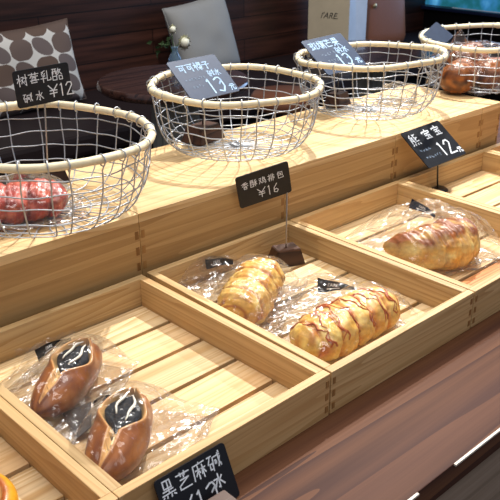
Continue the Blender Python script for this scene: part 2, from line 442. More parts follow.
# ------------------------------------------------------------------ hand-drawn chalk writing
GL = {
'树': '0636/2920/2603/2534/476742/4562/6696/898071/7473', '莓': '0898/3937/6967/2715/2686/352171/356562/1393/5443',
'乳': '4918/1716/2827/4736/154524/2420/0353/69619193', '酪': '0949/0700404707/1915/3935/0343/6956/688854/6794/6360909363',
'碱': '0838/2804/1411313414/4797/4730/5565/5453636454/888491 92/9671/9998', '水': '595041/164611/8765/5691',
'¥': '1955/9955/5550/2585/2383', '可': '0898/787061/2623535626', '榛': '0636/2920/2603/2534/4898/5797/4696/6944/7694/4393/7470/7351/7391',
'子': '288856/565041/0595', '元': '2888/0696/4610/66609092', '斑': '0838/0535/0131/2821/5958/4767/5641/4661/7898/7595/7191/8881',
'斓': '2928/0747/3701/1641/5950/589890/6686/7771/6563838565', '芒': '0898/3937/6967/5756/1595/252181', '果': '2925858929/2787/5950/0494/5410/5490',
'黑': '2925757929/5952/1484/0292/1100/3130/6160/8190', '芝': '0898/3937/6967/5756/258512/121090', '麻': '5958/1898/1800/2555/4740/4522/4553/6595/7770/7562/7592',
'熊': '391747/1612/164642/1545/1444/8968/696696/8664/656393/1100/3130/6160/8190', '宝': '5958/06079796/2585/2383/1090/5550/7281',
'香': '7928/0797/5854/5714/5794/3330707333/3272', '酥': '0949/0700404707/1915/3935/0343/8968/5696/7870/7652/7692',
'鸡': '083801/0641/695854949180/588885/6776/4282', '排': '0737/292011/0335/5950/7970/4757/4555/3353/7797/7595/7393',
'包': '3916/28888373/26666424/26209092', '1': '385950', '2': '173969771080', '3': '184969774577734011', '6': '69252150725423',
}
def strokes(bm, ch, x0, y0, s, w, asp=.92, sh=0., rg=rnd):
    """ribbon strokes of one character in a cell whose lower left corner is (x0, y0)"""
    for st in GL[ch].replace(' ', '').split('/'):
        pts = []
        for i in range(0, len(st)-1, 2):
            gx, gy = int(st[i])/9, int(st[i+1])/9
            gx += rg.uniform(-.02, .02); gy += rg.uniform(-.02, .02)
            pts.append(Vector((x0+(gx*asp+sh*gy)*s, y0+gy*s, 0)))
        for a, b in zip(pts, pts[1:]):
            d = (b-a)
            if d.length < 1e-7: continue
            nrm = Vector((-d.y, d.x, 0)).normalized()*w/2; ex = d.normalized()*w*.35
            bm.faces.new([bm.verts.new(p) for p in (a-ex-nrm, b+ex-nrm, b+ex+nrm, a-ex+nrm)])

def write(bm, text, x, y, s, w, adv=1., **k):
    for ch in text:
        if ch in GL:
            a = .50 if ch == '1' else .78 if ch in '236' else .92
            strokes(bm, ch, x, y, s, w, asp=a, **k); x += s*adv*(a+.12)
        else: x += s*.4
def scribble(bm, x, y, s, n, w, rg):
    for i in range(n):
        x0 = x+i*s*1.05
        for q in range(3):
            a = Vector((x0+rg.uniform(0, .3)*s, y+rg.uniform(0, s), 0)); b = Vector((x0+rg.uniform(.4, .9)*s, y+rg.uniform(0, s), 0))
            d = b-a
            if d.length < s*.2: continue
            nr = Vector((-d.y, d.x, 0)).normalized()*w/2
            bm.faces.new([bm.verts.new(p) for p in (a-nr, b-nr, b+nr, a+nr)])

def round_plate(w, h, t, r=.004):
    bm = bmesh.new(); pts = []
    for cx, cy, a0 in ((w/2-r, h/2-r, 0), (-w/2+r, h/2-r, 90), (-w/2+r, -h/2+r, 180), (w/2-r, -h/2+r, 270)):
        for q in range(6):
            a = math.radians(a0+q*18); pts.append((cx+r*math.cos(a), cy+r*math.sin(a)))
    lo = [bm.verts.new((x, y, -t)) for x, y in pts]; hi = [bm.verts.new((x, y, 0)) for x, y in pts]
    bm.faces.new(hi); bm.faces.new(lo[::-1])
    for i in range(len(pts)): bm.faces.new((lo[i], lo[(i+1) % len(pts)], hi[(i+1) % len(pts)], hi[i]))
    return bm

def block(w, d, h, top=.72):
    bm = nbox((0, 0, h/2), (w, d, h))
    for v in bm.verts:
        if v.co.z > h*.6: v.co.x *= top; v.co.y *= top
    bmesh.ops.bevel(bm, geom=list(bm.edges), offset=.0009, segments=2, affect='EDGES')
    return bm

def sign(label, base, brz, c, X, Y, w, h, rows, faint=(), base_kind='block', gx=0., bsize=(.048, .036, .025), plate_mat=SLATE, rod_mat=STEEL, foot=None, stroke=.0011):
    t = thing('price_sign', label, 'price sign', base, 0, 'chalkboard price signs')
    b = Vector(base); c = Vector(c)-b
    X = Vector(X).normalized(); Y = (Vector(Y)-X*X.dot(Vector(Y))).normalized(); Z = X.cross(Y)
    pl = link('chalkboard', round_plate(w, h, .0016), plate_mat, t)
    M = Matrix((X, Y, Z)).transposed().to_4x4(); M.translation = c
    pl.matrix_local = M
    rg = random.Random(len(label)*7)
    bm = bmesh.new()
    for r in rows: write(bm, *r[:4], r[4] if len(r) > 4 else stroke, **(dict(adv=r[5]) if len(r) > 5 else {}))
    if bm.verts:
        wr_ = link('chalk_writing', bm, CHALK_B if plate_mat is SLATE_SHEEN else CHALK, pl, (0, 0, .0003))
    else: bm.free()
    if faint:
        bm = bmesh.new()
        for (x, y, s, n) in faint: scribble(bm, x, y, s, n, .0009, rg)
        link('faint_chalk_line', bm, CHALK_D, pl, (0, 0, .0003))
    if base_kind == 'block':
        bh = bsize[2]
        bk = link('wooden_block', block(*bsize), WALNUT, t); bk.rotation_euler = (0, 0, brz)
    elif base_kind == 'disc':
        bh = .004
        link('round_foot', lathe(bmesh.new(), [(.002, 0), (.0195, 0), (.0205, .0012), (.018, .0036), (.003, .0045)], 40), BLACK, t, smooth=True)
    elif base_kind == 'slot':
        bh = 0
        bk = link('wooden_block', block(.05, .034, .024, .92), WALNUT, t, foot); bk.rotation_euler = (0, 0, brz)
    if base_kind != 'slot':
        top = Vector((0, 0, bh-.002))
        gp = c+X*w*gx-Y*h*(.30 if abs(Z.z) < .4 else .18)-Z*.0035
        pts = [top, Vector((0, 0, bh+.006)), top.lerp(gp, .6)+Vector((0, 0, .0)), gp-Vector((0, 0, .006)), gp]
        link('rod', tube(bmesh.new(), pts, .0012 if base_kind == 'block' else .0017, 10), rod_mat, t, smooth=True)
        # spring clip gripping the lower edge
        cb = bmesh.new()
        Mc = Matrix((X, Y, Z)).transposed()
        box(cb, gp+Y*.004, (.005, .018, .0022), .0006, M=Mc)
        box(cb, gp-Y*.007, (.0032, .007, .0052), .0006, M=Mc)
        link('clip', cb, rod_mat, t)
    return t
UPX = (.904, -.376, .20); UPY = (-.24, -.05, .968)
def sub(c, X, Y, dx, dy):
    return tuple(a+b*dx+d*dy for a, b, d in zip(c, X, Y))
# ¥16 in the pastry tray; its clip holds the right edge, so the plate hangs to the left of the rod
t16 = sign('small upright black sign reading ¥16 on a wooden block behind the two pastries', (.217, .283, SLZ), -.35,
     (.1956, .308, .1348), UPX, UPY, .0812, .0515,
     [('香酥鸡排包', -.0335, .0035, .0105, .0010, 1.24), ('¥16', -.0125, -.0175, .0145, .0012, 1.0)], gx=.44)
t12 = sign('tilted black sign with three large characters and 12 on a round black foot', (.641, .313, SLZ), 0,
     (.5941, .2981, .1164), (.998, -.032, .046), (-.001, .81, .587), .1048, .0805,
     [('熊', -.046, .008, .022, .0019), ('宝', -.008, .013, .019, .0023), ('宝', .020, .014, .019, .0023), ('12', .0, -.029, .028, .0030, 1.0), ('元', .0405, -.033, .0115, .0016)],
     [(-.043, -.009, .007, 4), (-.041, -.025, .0065, 6)], 'disc', plate_mat=SLATE, rod_mat=BLACK)
trb = sign('upright black sign with six characters and ¥12 clipped over the raspberry bread basket', (-.029, .515, RH+.004), 0,
     (-.0232, .5122, .2785), (.99, -.12, .05), (-.06, .0, .99), .079, .050,
     [('树莓乳酪', -.035, .004, .0150, .0011, 1.06), ('碱水', -.030, -.019, .0125, .0010, 1.25), ('¥12', .0045, -.0185, .0165, .0015, .95)])
SX, SY = (1, .067-.067, .001), (-.02, .775, .63)
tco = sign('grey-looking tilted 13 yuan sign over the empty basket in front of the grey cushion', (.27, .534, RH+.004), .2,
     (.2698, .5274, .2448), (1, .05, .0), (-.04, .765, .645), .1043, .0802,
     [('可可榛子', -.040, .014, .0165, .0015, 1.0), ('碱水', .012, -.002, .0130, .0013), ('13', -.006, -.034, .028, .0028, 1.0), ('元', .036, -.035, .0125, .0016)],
     [(-.040, -.003, .006, 7), (-.034, -.018, .006, 4)], bsize=(.066, .044, .026), plate_mat=SLATE_SHEEN, rod_mat=BLACK)
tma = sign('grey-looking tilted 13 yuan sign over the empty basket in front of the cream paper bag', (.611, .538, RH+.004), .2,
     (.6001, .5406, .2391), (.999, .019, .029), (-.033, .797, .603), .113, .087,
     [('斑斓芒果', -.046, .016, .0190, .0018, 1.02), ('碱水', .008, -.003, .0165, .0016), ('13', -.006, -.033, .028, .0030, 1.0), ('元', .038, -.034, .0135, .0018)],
     [(-.036, -.001, .008, 5), (-.030, -.019, .0075, 5)], plate_mat=SLATE_SHEEN, rod_mat=BLACK)
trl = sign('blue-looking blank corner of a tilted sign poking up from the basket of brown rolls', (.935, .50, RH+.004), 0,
     (.893, .513, .243), (.216, -.81, -.545), (.824, -.147, .545), .048, .044, [], plate_mat=SLATE_SHEEN, rod_mat=BLACK)
# ¥13 leaning on the front of the sesame tray
tse = sign('black sign leaning on the tray front, reading five characters and ¥13, in a wooden block', (-.19, -.035, 0), 0,
     (-.198, -.0215, .0300), (1, .012, 0), (0, .42, .907), .080, .0535,
     [('黑芝麻碱', -.036, .0075, .0150, .0013, 1.13), ('水', .016, -.0095, .013, .0015), ('¥13', -.026, -.020, .019, .0018, 1.0)], base_kind='slot',
     foot=(-.010, -.012, 0))

# ------------------------------------------------------------------ breads
def set_cols(me, cols):
    a = me.color_attributes.new('crust', 'FLOAT_COLOR', 'POINT')
    for i, c in enumerate(cols): a.data[i].color = (c[0], c[1], c[2], 1)

def loft(name, L, shape, color, mat, parent=None, nu=150, nv=96, flat=.55):
    """shape(t, v) -> (centre x, centre y, centre z, radius y, radius z); the underside is flattened so it sits at z = 0"""
    bm = bmesh.new(); rows = []; cols = []
    zmin = 0
    for i in range(nu+1):
        s = i/nu; t = -math.cos(PI*s)
        row = []
        for k in range(nv):
            v = 2*PI*k/nv
            x, y, z, c = shape(t, v)
            row.append(bm.verts.new((x*L/2, y, max(z, 0)))); cols.append(c)
        rows.append(row)
    for A, B in zip(rows, rows[1:]):
        for k in range(nv): bm.faces.new((A[k], B[k], B[(k+1) % nv], A[(k+1) % nv]))
    bm.faces.new(rows[0][::-1] if False else rows[0]); bm.faces.new(rows[-1][::-1])
    o = link(name, bm, mat, parent, smooth=True)
    set_cols(o.data, cols)
    return o

def nz(x, y, z, s=1., seed=0): return noise.noise(Vector((x*s+seed*3.1, y*s+seed*1.7, z*s-seed)))

C = lambda r, g, b: srgb(r, g, b)[:3]
def sesame_roll(label, x, y, rz, L, W, Hh, seed):
    t0 = thing('sesame_roll', label, 'bread', (x, y, SLZ), rz, 'black sesame rolls')
    crust1, crust2, lip, crumb, paste = C(172, 102, 38), C(108, 52, 16), C(216, 164, 100), C(232, 200, 140), C(34, 32, 34)
    def hw(t):        # half width of the slit: a wide eye towards the +x end, a narrow tail running the other way
        if t < -.97 or t > .95: return 0
        tail = .15*smoothstep(-.97, -.5, t)
        if t < -.38: return tail
        return max(tail*(1-smoothstep(.6, .9, t)), .78*math.sin(PI*(t+.38)/1.24)**1.1 if t < .86 else 0)
    yc = lambda t: .10*t-.05
    def shape(t, v):
        e = (max(0., 1-abs(t)**(2.3 if t > 0 else 1.9)))**.56
        ry, rz_ = W/2*e, Hh*.56*e*(1.0+.06*t)
        cy, sz = math.cos(v), math.sin(v)
        yb = cy*abs(cy)**-.15 if abs(cy) > 1e-4 else 0
        y = ry*cy; z = Hh*.46+rz_*sz
        y += .06*W*math.sin(t*2.2)
        k = 1+.05*nz(t, cy, sz, 2.2, seed); y *= k
        c = lerp(crust1, crust2, max(0, min(1, .5+.9*nz(t*1.5, cy, sz, 1.7, seed)+.35*abs(t)**4-.25*sz)))
        if sz > 0:
            yn = cy
            h = hw(t); d = abs(yn-yc(t))
            if h > .01:
                ins = 1-smoothstep(h*.72, h, d)
                rim = math.exp(-((d-h-.09)/(.11))**2)*(.4+.9*smoothstep(-.3, .2, t))
                z += .0045*rim-ins*Hh*.22
                if d < h+.12: c = lerp(c, lip, 1-smoothstep(h+.03, h+.12, d))
                if d < h: c = lerp(lip, crumb, smoothstep(0, .3, 1-d/h))
                if d < h and t < .0:
                    if nz(t*20, yn*20, 1, 1.2, seed) > .34: c = paste
                if d < h*.72 and t > .04: c = paste
        return t, y, z, c
    cr = loft('crust', L, shape, None, CRUST, t0, 190, 128)
    # sesame paste lump lying in the slit
    bm = bmesh.new(); n1, n2 = 46, 22
    g = []
    for i in range(n1):
        t = -.22+.98*i/(n1-1); row = []
        w = hw(t)*.84*(math.sin(PI*min(1, max(0.02, i/(n1-1))))**.5)
        for k in range(n2):
            q = -1+2*k/(n2-1)
            e = (max(0., 1-abs(t)**2.3))**.56
            y = W/2*e*(yc(t)+q*w)+.06*W*math.sin(t*2.2)
            dome = (max(0, 1-q*q))**.5*(math.sin(PI*i/(n1-1))**.6)
            zz = Hh*.46+Hh*.56*e*.72+Hh*.12*dome*(.6+.8*abs(nz(t*5, q*2, 0, 1.6, seed)))
            row.append(bm.verts.new((t*L/2, y, zz)))
        g.append(row)
    for A, B in zip(g, g[1:]):
        for k in range(n2-1): bm.faces.new((A[k], B[k], B[k+1], A[k+1]))
    # give the paste a body underneath
    r = bmesh.ops.extrude_face_region(bm, geom=list(bm.faces))
    for v in [x for x in r['geom'] if isinstance(x, bmesh.types.BMVert)]: v.co.z -= Hh*.10
    bmesh.ops.recalc_face_normals(bm, faces=list(bm.faces))
    fl = link('sesame_filling', bm, FILLING, t0, smooth=True)
    rg = random.Random(seed)
    for j, q0 in enumerate((-.32, .14)):
        pts = []
        for i in range(9):
            t = -.10+.66*i/8+(.12*j); e = (max(0., 1-min(.99, abs(t))**2.3))**.56
            q = q0*hw(t)*1.5+.05*math.sin(i*1.1+seed)
            pts.append((t*L/2, W/2*e*(yc(t)+q)+.06*W*math.sin(t*2.2), Hh*.46+Hh*.56*e*.72+Hh*.155))
        link('cream_streak', tube(bmesh.new(), pts, lambda i: .0011*math.sin(PI*(i+.6)/9.4)+.0004, 8), CREAM, fl, smooth=True)
    return t0

A1 = math.atan2(.07, .098); A2 = math.atan2(.072, .086)
sesame_roll('glossy brown sesame roll nearest the tray back, black filling in its slit', -.196, .205, A1-.13, .132, .055, .044, 1)
sesame_roll('glossy brown sesame roll in the front corner of its tray, black filling in its slit', -.213, .080, A2-.10, .130, .058, .048, 5)

def pastry(name, label, x, y, rz, L, W, Hh, seed, nseg, twist, cat, group=None, bend=0., kind='danish', z0=None, cols=None, drizzle=0, rdep=.13):
    t0 = thing(name, label, cat, (x, y, SLZ if z0 is None else z0), rz, group)
    gold, pale, brown = cols or (C(238, 182, 78), C(246, 214, 128), C(176, 98, 32))
    def shape(t, v):
        cy, sz = math.cos(v), math.sin(v)
        e = (max(0., 1-abs(t)**5))**.5 if kind != 'croissant' else (max(0., 1-abs(t)**2.2))**.62
        ph = (t*nseg/2+twist*v/(2*PI)*1.0)
        f = ph-math.floor(ph); ridge = abs(math.sin(PI*f))**.5
        k = (1-rdep+rdep*1.15*ridge)+.10*nz(t*2.2, cy*e*1.2, sz*e*1.2, 1.9, seed)+.03*nz(t*8, cy*e*3, sz*e*3, 2.2, seed)
        k *= 1+.02*math.sin(f*PI*6)
        ry, rz_ = W/2*e*k, Hh*.54*e*k
        y = ry*cy+bend*(t*t-.4)*W; z = Hh*.46+rz_*sz
        n1 = nz(t*3, cy*e*1.4, sz*e*1.4, 1.7, seed)
        br = max(0, min(1, .12+.55*n1+.8*(1-ridge)**1.5*rdep/.13+.5*smoothstep(.55, .98, abs(t))*(.4+n1)))
        if kind == 'croissant': br = max(0, min(1, br*.5+1.0*smoothstep(.25, .85, sz)*(.72+.7*n1)))
        c = lerp(lerp(pale, gold, max(0, min(1, .5+1.0*nz(t*5, cy*e*2.4, sz*e*2.4, 1.2, seed+2)))), brown, br)
        if kind == 'spiral' and t < -.86:     # rolled end seen from the front
            rr = math.sqrt(max(0, 1-((-t-.86)/.14)**2)) if t > -1 else 0
            sp = (e*2.6+v/(2*PI)) % 1
            c = lerp(gold, brown, .9*math.exp(-((sp-.5)/.17)**2))
        return t, y, z, c
    cr = loft('crust', L, shape, None, FLAKY, t0, 170, 110)
    for j in range(drizzle):
        pts = []; tt0 = -.82+1.64*(j+.5)/drizzle
        for i in range(17):
            v = PI*.06+PI*.88*i/16; t = tt0+.13*math.cos(v)*(1 if j % 2 else -.55)+.03*math.sin(i*1.7+j)
            t = max(-.95, min(.95, t))
            X, Y, Z, _ = shape(t, v)
            pts.append((X*L/2, Y*1.006, Z+.0006))
        rg = random.Random(j*5+seed)
        link('sauce_drizzle', tube(bmesh.new(), pts, lambda i: .0010+.0006*math.sin(i*.9+j), 7), SAUCE, t0, smooth=True)
    return t0
pastry('rolled_pastry', 'golden rolled pastry with a spiral end beside the divider, nearer the tray back', .084, .214, math.atan2(.061, .102), .142, .068, .052, 3, 5, 1.6, 'pastry',
       'golden chicken pastries', kind='spiral')
pastry('rolled_pastry', 'long golden pastry with red-brown sauce stripes by the tray front', .114, .076, .02, .172, .070, .050, 8, 6, 1.0, 'pastry', 'golden chicken pastries', drizzle=12, rdep=.17,
       cols=(C(240, 192, 84), C(248, 220, 132), C(204, 122, 44)))
pastry('croissant', 'flaky golden croissant with browned top in its clear bag', .388, .137, -.22, .165, .086, .062, 12, 7, .25, 'croissant', bend=.45, kind='croissant',
       cols=(C(236, 190, 96), C(248, 228, 150), C(150, 82, 26)), rdep=.09)
pastry('raspberry_bread', 'red raspberry bread lying in the left basket', -.128, .425, -.35, .135, .072, .046, 17, 5, 1.0, 'bread', kind='danish', z0=RH+.0045,
       cols=(C(182, 54, 34), C(216, 106, 78), C(96, 22, 22)))
for i, (lx, ly, lz, rz, lab) in enumerate([(.895, .452, RH+.0045, .4, 'dark brown glossy roll at the left of the right-hand basket'),
                                          (.985, .415, RH+.0045, -.3, 'amber glossy roll at the front of the right-hand basket'),
                                          (.985, .492, RH+.0045, .2, 'brown glossy roll at the back of the right-hand basket')]):
    pastry('brown_roll', lab, lx, ly, rz, .115, .074, .060 if i != 2 else .078, 21+i, 0, 0, 'bread roll', 'brown rolls in the right-hand basket', z0=lz,
           cols=(C(124, 68, 20), C(162, 94, 30), C(64, 28, 10)), rdep=.02)
# yellow-topped bread at the left edge
def custard_bread():
    t0 = thing('custard_bread', 'oval bread with orange-yellow glossy rim at the left edge', 'bread', (-.3555, .0855, SLZ), .9)
    def shape(t, v):
        cy, sz = math.cos(v), math.sin(v); e = (max(0, 1-t*t))**.5
        y = .034*e*cy; z = .016+.018*e**.6*sz
        r = math.hypot(t, e*cy)
        if sz > 0: z -= .006*(1-smoothstep(.5, .75, r))
        c = C(206, 130, 30)
        if sz > 0:
            c = lerp(C(236, 214, 140), C(168, 84, 26), smoothstep(.5, .66, r+.05*nz(t*3, cy*3, 0, 2, 4)))
            c = lerp(c, C(226, 160, 36), smoothstep(.7, .86, r))
        return t, y, z, c
    loft('crust', .088, shape, None, CRUST, t0, 90, 80)
custard_bread()

# ------------------------------------------------------------------ cellophane bags
def font_mesh(txt, size, shear=0.):
    cu = D.curves.new('lettering', 'FONT'); cu.body = txt; cu.size = size; cu.align_x = 'CENTER'; cu.align_y = 'CENTER'; cu.shear = shear
    ob = D.objects.new('lettering', cu); COL.objects.link(ob)
    dg = bpy.context.evaluated_depsgraph_get(); dg.update()
    me = ob.evaluated_get(dg).to_mesh(); bm = bmesh.new(); bm.from_mesh(me)
    D.objects.remove(ob); D.curves.remove(cu)
    return bm
WORD = "l'ARE."
def bag(label, x, y, rz, a0, a1, b0, b1, bumps, seed, z0=SLZ, flag=None, back=None, mat=FILM, rough=.0035, group='clear cellophane bags', smat=STICKER, lim=None, disc=None, curl=.016):
    """bumps: (a, b, half a, half b, height, power) pushed up into the top sheet; lim / disc keep the film inside its tray or basket"""
    t0 = thing('cellophane_bag', label, 'plastic bag', (x, y, z0+.0003), rz, group)
    W = Matrix.Translation((x, y, z0+.0003)) @ Matrix.Rotation(rz, 4, 'Z'); Wi = W.inverted()
    na, nb = 110, 96
    def keep(v):
        w = W @ v
        if lim:
            w.x = max(lim[0], min(lim[1], w.x)); w.y = max(lim[2], min(lim[3], w.y))
        if disc:
            q = Vector((w.x-disc[0], w.y-disc[1], 0)); mx = disc[2]*(.66+.30*min(1, max(0, (w.z-RH)/.05)))
            if q.length > mx: q *= mx/q.length; w.x, w.y = disc[0]+q.x, disc[1]+q.y
        return Wi @ w
    def top(u, v):
        a = a0+(a1-a0)*u; b = b0+(b1-b0)*v
        h = 0
        for (pa, pb, ha, hb, hh, pw) in bumps:
            q = (abs((a-pa)/ha)**pw+abs((b-pb)/hb)**pw)
            h = max(h, hh*math.exp(-q*.42))
        U, V = 2*u-1, 2*v-1
        edge = (1-abs(U)**10)*(1-abs(V)**10)
        d1 = noise.voronoi(Vector((a*42+seed, b*42, seed*.7)))[0]; d2 = noise.voronoi(Vector((a*85+b*20, b*85-a*20, seed*1.3)))[0]
        cr = (d1[1]-d1[0]-.2)*rough*1.6+(d2[1]-d2[0]-.2)*rough*.6
        inset = .007*nz(a, b, 2, 32, seed)
        return Vector((a+inset*abs(V)**3, b+inset*abs(U)**3, max(.0006, (h+.0026+cr*(.35 if h > .03 else 1))*edge+.0006+curl*max(abs(U), abs(V))**7*max(0, .35+.9*nz(a, b, 4, 24, seed)))))
    bm = bmesh.new()
    T = [[bm.verts.new(keep(top(i/na, j/nb))) for j in range(nb+1)] for i in range(na+1)]
    Bq = [[None]*(nb+1) for _ in range(na+1)]
    for i in range(na+1):
        for j in range(nb+1):
            if i in (0, na) or j in (0, nb): Bq[i][j] = T[i][j]
            else:
                m_ = max(abs(2*i/na-1), abs(2*j/nb-1)); Bq[i][j] = bm.verts.new((T[i][j].co.x, T[i][j].co.y, .0002+max(0, T[i][j].co.z-.0008)*smoothstep(.86, 1, m_)))
    for i in range(na):
        for j in range(nb):
            bm.faces.new((T[i][j], T[i+1][j], T[i+1][j+1], T[i][j+1]))
            bm.faces.new((Bq[i][j], Bq[i][j+1], Bq[i+1][j+1], Bq[i+1][j]))
    link('film', bm, mat, t0, smooth=True)
    if flag:
        # the folded top of the bag: a standing crumpled flap with a black label stuck over it
        bl, br, hl, hr = flag
        P, Q = Wi @ Vector(bl), Wi @ Vector(br); d = Q-P; up = Vector((0, 0, 1)); nn = d.cross(up).normalized()
        if (W.to_3x3() @ nn).dot(CAM-Vector(bl)) < 0: nn = -nn
        def at(u, w, lift=0.):
            hh = hl+(hr-hl)*u
            return P+d*u+up*(hh*w)+nn*(.003*math.sin(u*5+seed)+lift)+nn*(-.35*hh*w)
        bm = bmesh.new(); n1, n2 = 40, 10; g = []
        for i in range(n1+1):
            u = -.42+1.6*i/n1; row = []
            for j in range(n2+1):
                w = -1+2.15*j/n2
                hh = max(hl+(hr-hl)*max(0, min(1, u)), .010)
                p = P+d*u+nn*(.003*math.sin(u*5+seed)-.0012+.0028*nz(u*4, w*2, 1, 2, seed))+nn*(-.35*hh*max(0, w))
                p.z += hh*w*(1+.25*nz(u*3, 0, 0, 2, seed+1))*(1+.35*smoothstep(.15, -.3, u) if u < .15 else 1); p.z = max(.002, p.z if w > -1 else .004)
                row.append(bm.verts.new(keep(p)))
            g.append(row)
        for i in range(n1):
            for j in range(n2): bm.faces.new((g[i][j], g[i+1][j], g[i+1][j+1], g[i][j+1]))
        link('seam_flap', bm, mat, t0, smooth=True)
        bm = bmesh.new(); n1, n2 = 18, 6
        g = [[bm.verts.new(at(i/n1, j/n2, .002)) for j in range(n2+1)] for i in range(n1+1)]
        for i in range(n1):
            for j in range(n2): bm.faces.new((g[i][j], g[i+1][j], g[i+1][j+1], g[i][j+1]))
        r = bmesh.ops.solidify(bm, geom=list(bm.faces), thickness=.0003)
        st = link('label_sticker', bm, smat, t0); st['label'] = 'black label with small white print'
        bm = font_mesh(WORD, 1., .2); Ln = d.length
        right = d.dot(nn.cross(up)) < 0      # which way the lettering reads from the front
        hm = hl*.45
        for v in bm.verts:
            u = .42+(v.co.x*hm*.80/Ln)*(1 if right else -1); w = .60+v.co.y*.50
            v.co = at(u, w, .0031)
        link('logo_print', bm, LOGO, st)
        bm = bmesh.new(); g = [[bm.verts.new(at(.24+.36*i/8, .24+.07*j, .0031)) for j in range(2)] for i in range(9)]
        for i in range(8): bm.faces.new((g[i][0], g[i+1][0], g[i+1][1], g[i][1]))
        link('small_print_line', bm, LOGO, st)
    if back:
        bm = bmesh.new(); vs_ = [bm.verts.new(Wi @ Vector(p)) for p in back]; bm.faces.new(vs_)
        bmesh.ops.subdivide_edges(bm, edges=list(bm.edges), cuts=3, use_grid_fill=True)
        bmesh.ops.solidify(bm, geom=list(bm.faces), thickness=.0004)
        st = link('label_back', bm, STICKER_K, t0); st['label'] = 'grey back of the label'
    return t0
STICKER_K = plain('grey_label_back', srgb(74, 66, 60), .5)
LA = (-.262, -.011, .006, .316); LB = (.013, .258, .012, .319); LC = (.283, .528, .012, .319)
bag('clear bag round the sesame roll nearest the tray back, label towards the back corner', -.196, .205, A1-.13, -.085, .078, -.052, .080,
    [(0, 0, .070, .032, .050, 4), (.03, .045, .04, .03, .020, 2)], 2, flag=((-.1991, .2696, .030), (-.1475, .2833, .030), .014, .004), lim=LA)
bag('clear bag round the sesame roll in the front corner of its tray', -.213, .080, A2-.10, -.072, .092, -.075, .078,
    [(0, 0, .068, .034, .055, 4), (.01, .050, .04, .03, .018, 2)], 9, flag=((-.2005, .1475, .032), (-.1700, .1431, .034), .006, .004), lim=LA,
    back=((-.2228, .1732, .020), (-.1962, .1579, .030), (-.2164, .1259, .026), (-.2318, .1271, .020)))
bag('clear bag round the spiral-ended pastry, crumpled at its left end', .084, .214, math.atan2(.061, .102), -.085, .090, -.058, .112,
    [(0, 0, .074, .037, .057, 4), (.03, .07, .07, .045, .036, 3)], 14, flag=((.0907, .3171, .035), (.1282, .3012, .035), .0135, .007), lim=LB)
bag('clear bag round the sauce-striped pastry by the tray front', .114, .076, .02, -.094, .098, -.050, .118,
    [(0, 0, .090, .037, .055, 4), (0, .07, .088, .05, .042, 3)], 20, flag=((.1469, .1558, .040), (.185, .124, .040), .0185, .0035), lim=LB)
bag('clear bag round the croissant, with bluish glints', .388, .137, -.22, -.098, .100, -.060, .120,
    [(0, 0, .084, .046, .068, 4), (.03, .075, .088, .045, .056, 3)], 27, flag=((.4482, .2318, .055), (.4417, .1791, .055), .0150, .004), smat=STICKER_B, lim=LC)
bag('clear bag round the raspberry bread in the left basket', -.128, .425, -.35, -.082, .085, -.050, .052,
    [(0, 0, .068, .040, .050, 4)], 33, z0=RH+.0042, disc=(-.0823, .4279, .14))
bag('clear bag over the brown rolls in the right-hand basket, one corner standing up', .965, .452, 0, -.105, .085, -.080, .080,
    [(.02, 0, .10, .078, .080, 5), (-.03, .035, .025, .025, .112, 1.5), (-.06, .03, .06, .05, .086, 3)], 39, z0=RH+.0042, rough=.006, disc=(.9752, .4465, .135))
bag('empty clear bag crumpled at the right side of the third basket', .715, .470, .5, -.036, .036, -.04, .04,
    [(0, 0, .028, .034, .034, 3)], 44, z0=RH+.0042, rough=.009, disc=(.6336, .4817, .136))

# ------------------------------------------------------------------ back of the room
def round_table(label, x, y):
    t = thing('round_table', label, 'table', (x, y, FZ), 0, 'dark round tables')
    H = .74; r = .285
    link('table_top', lathe(bmesh.new(), [(.02, H-.034), (r-.012, H-.034)]+[(r-.012+.012*math.cos(q), H-.017+.017*math.sin(q)) for q in [-PI/2+PI*i/14 for i in range(1, 14)]]+[(r-.012, H), (r-.02, H), (.02, H)], 96), DARKTABLE, t, smooth=True)
    bm = bmesh.new(); n = 72; rings = []
    for z in (.03, H-.034):
        rings.append([bm.verts.new(((.085+.006*math.cos(18*2*PI*k/n))*math.cos(2*PI*k/n), (.085+.006*math.cos(18*2*PI*k/n))*math.sin(2*PI*k/n), z)) for k in range(n)])
    for k in range(n): bm.faces.new((rings[0][k], rings[0][(k+1) % n], rings[1][(k+1) % n], rings[1][k]))
    bm.faces.new(rings[0][::-1]); bm.faces.new(rings[1])
    link('fluted_pedestal', bm, FLUTE, t)
    link('table_foot', lathe(bmesh.new(), [(.02, 0), (.2, 0), (.2, .012), (.09, .03), (.02, .03)], 64), BLACK, t)
    return t
round_table('dark round table in front of the plank wall, behind the left baskets', 1.245, 1.90)
round_table('dark round table in front of the brown leather bag, its edge shining blue', 2.24, 1.75)

st = thing('stool', 'low brown leather stool seen through the mesh of the second basket', 'stool', (2.05, 2.115, FZ))
link('seat', lathe(bmesh.new(), [(.02, .455), (.145, .455), (.16, .47), (.16, .505), (.145, .525), (.02, .53)], 48), STOOLM, st, smooth=True)
for k in range(4):
    a = PI/4+k*PI/2
    link('leg', tube(bmesh.new(), [(.115*math.cos(a), .115*math.sin(a), .46), (.15*math.cos(a), .15*math.sin(a), 0)], .013, 10), DARKTABLE, st, smooth=True)

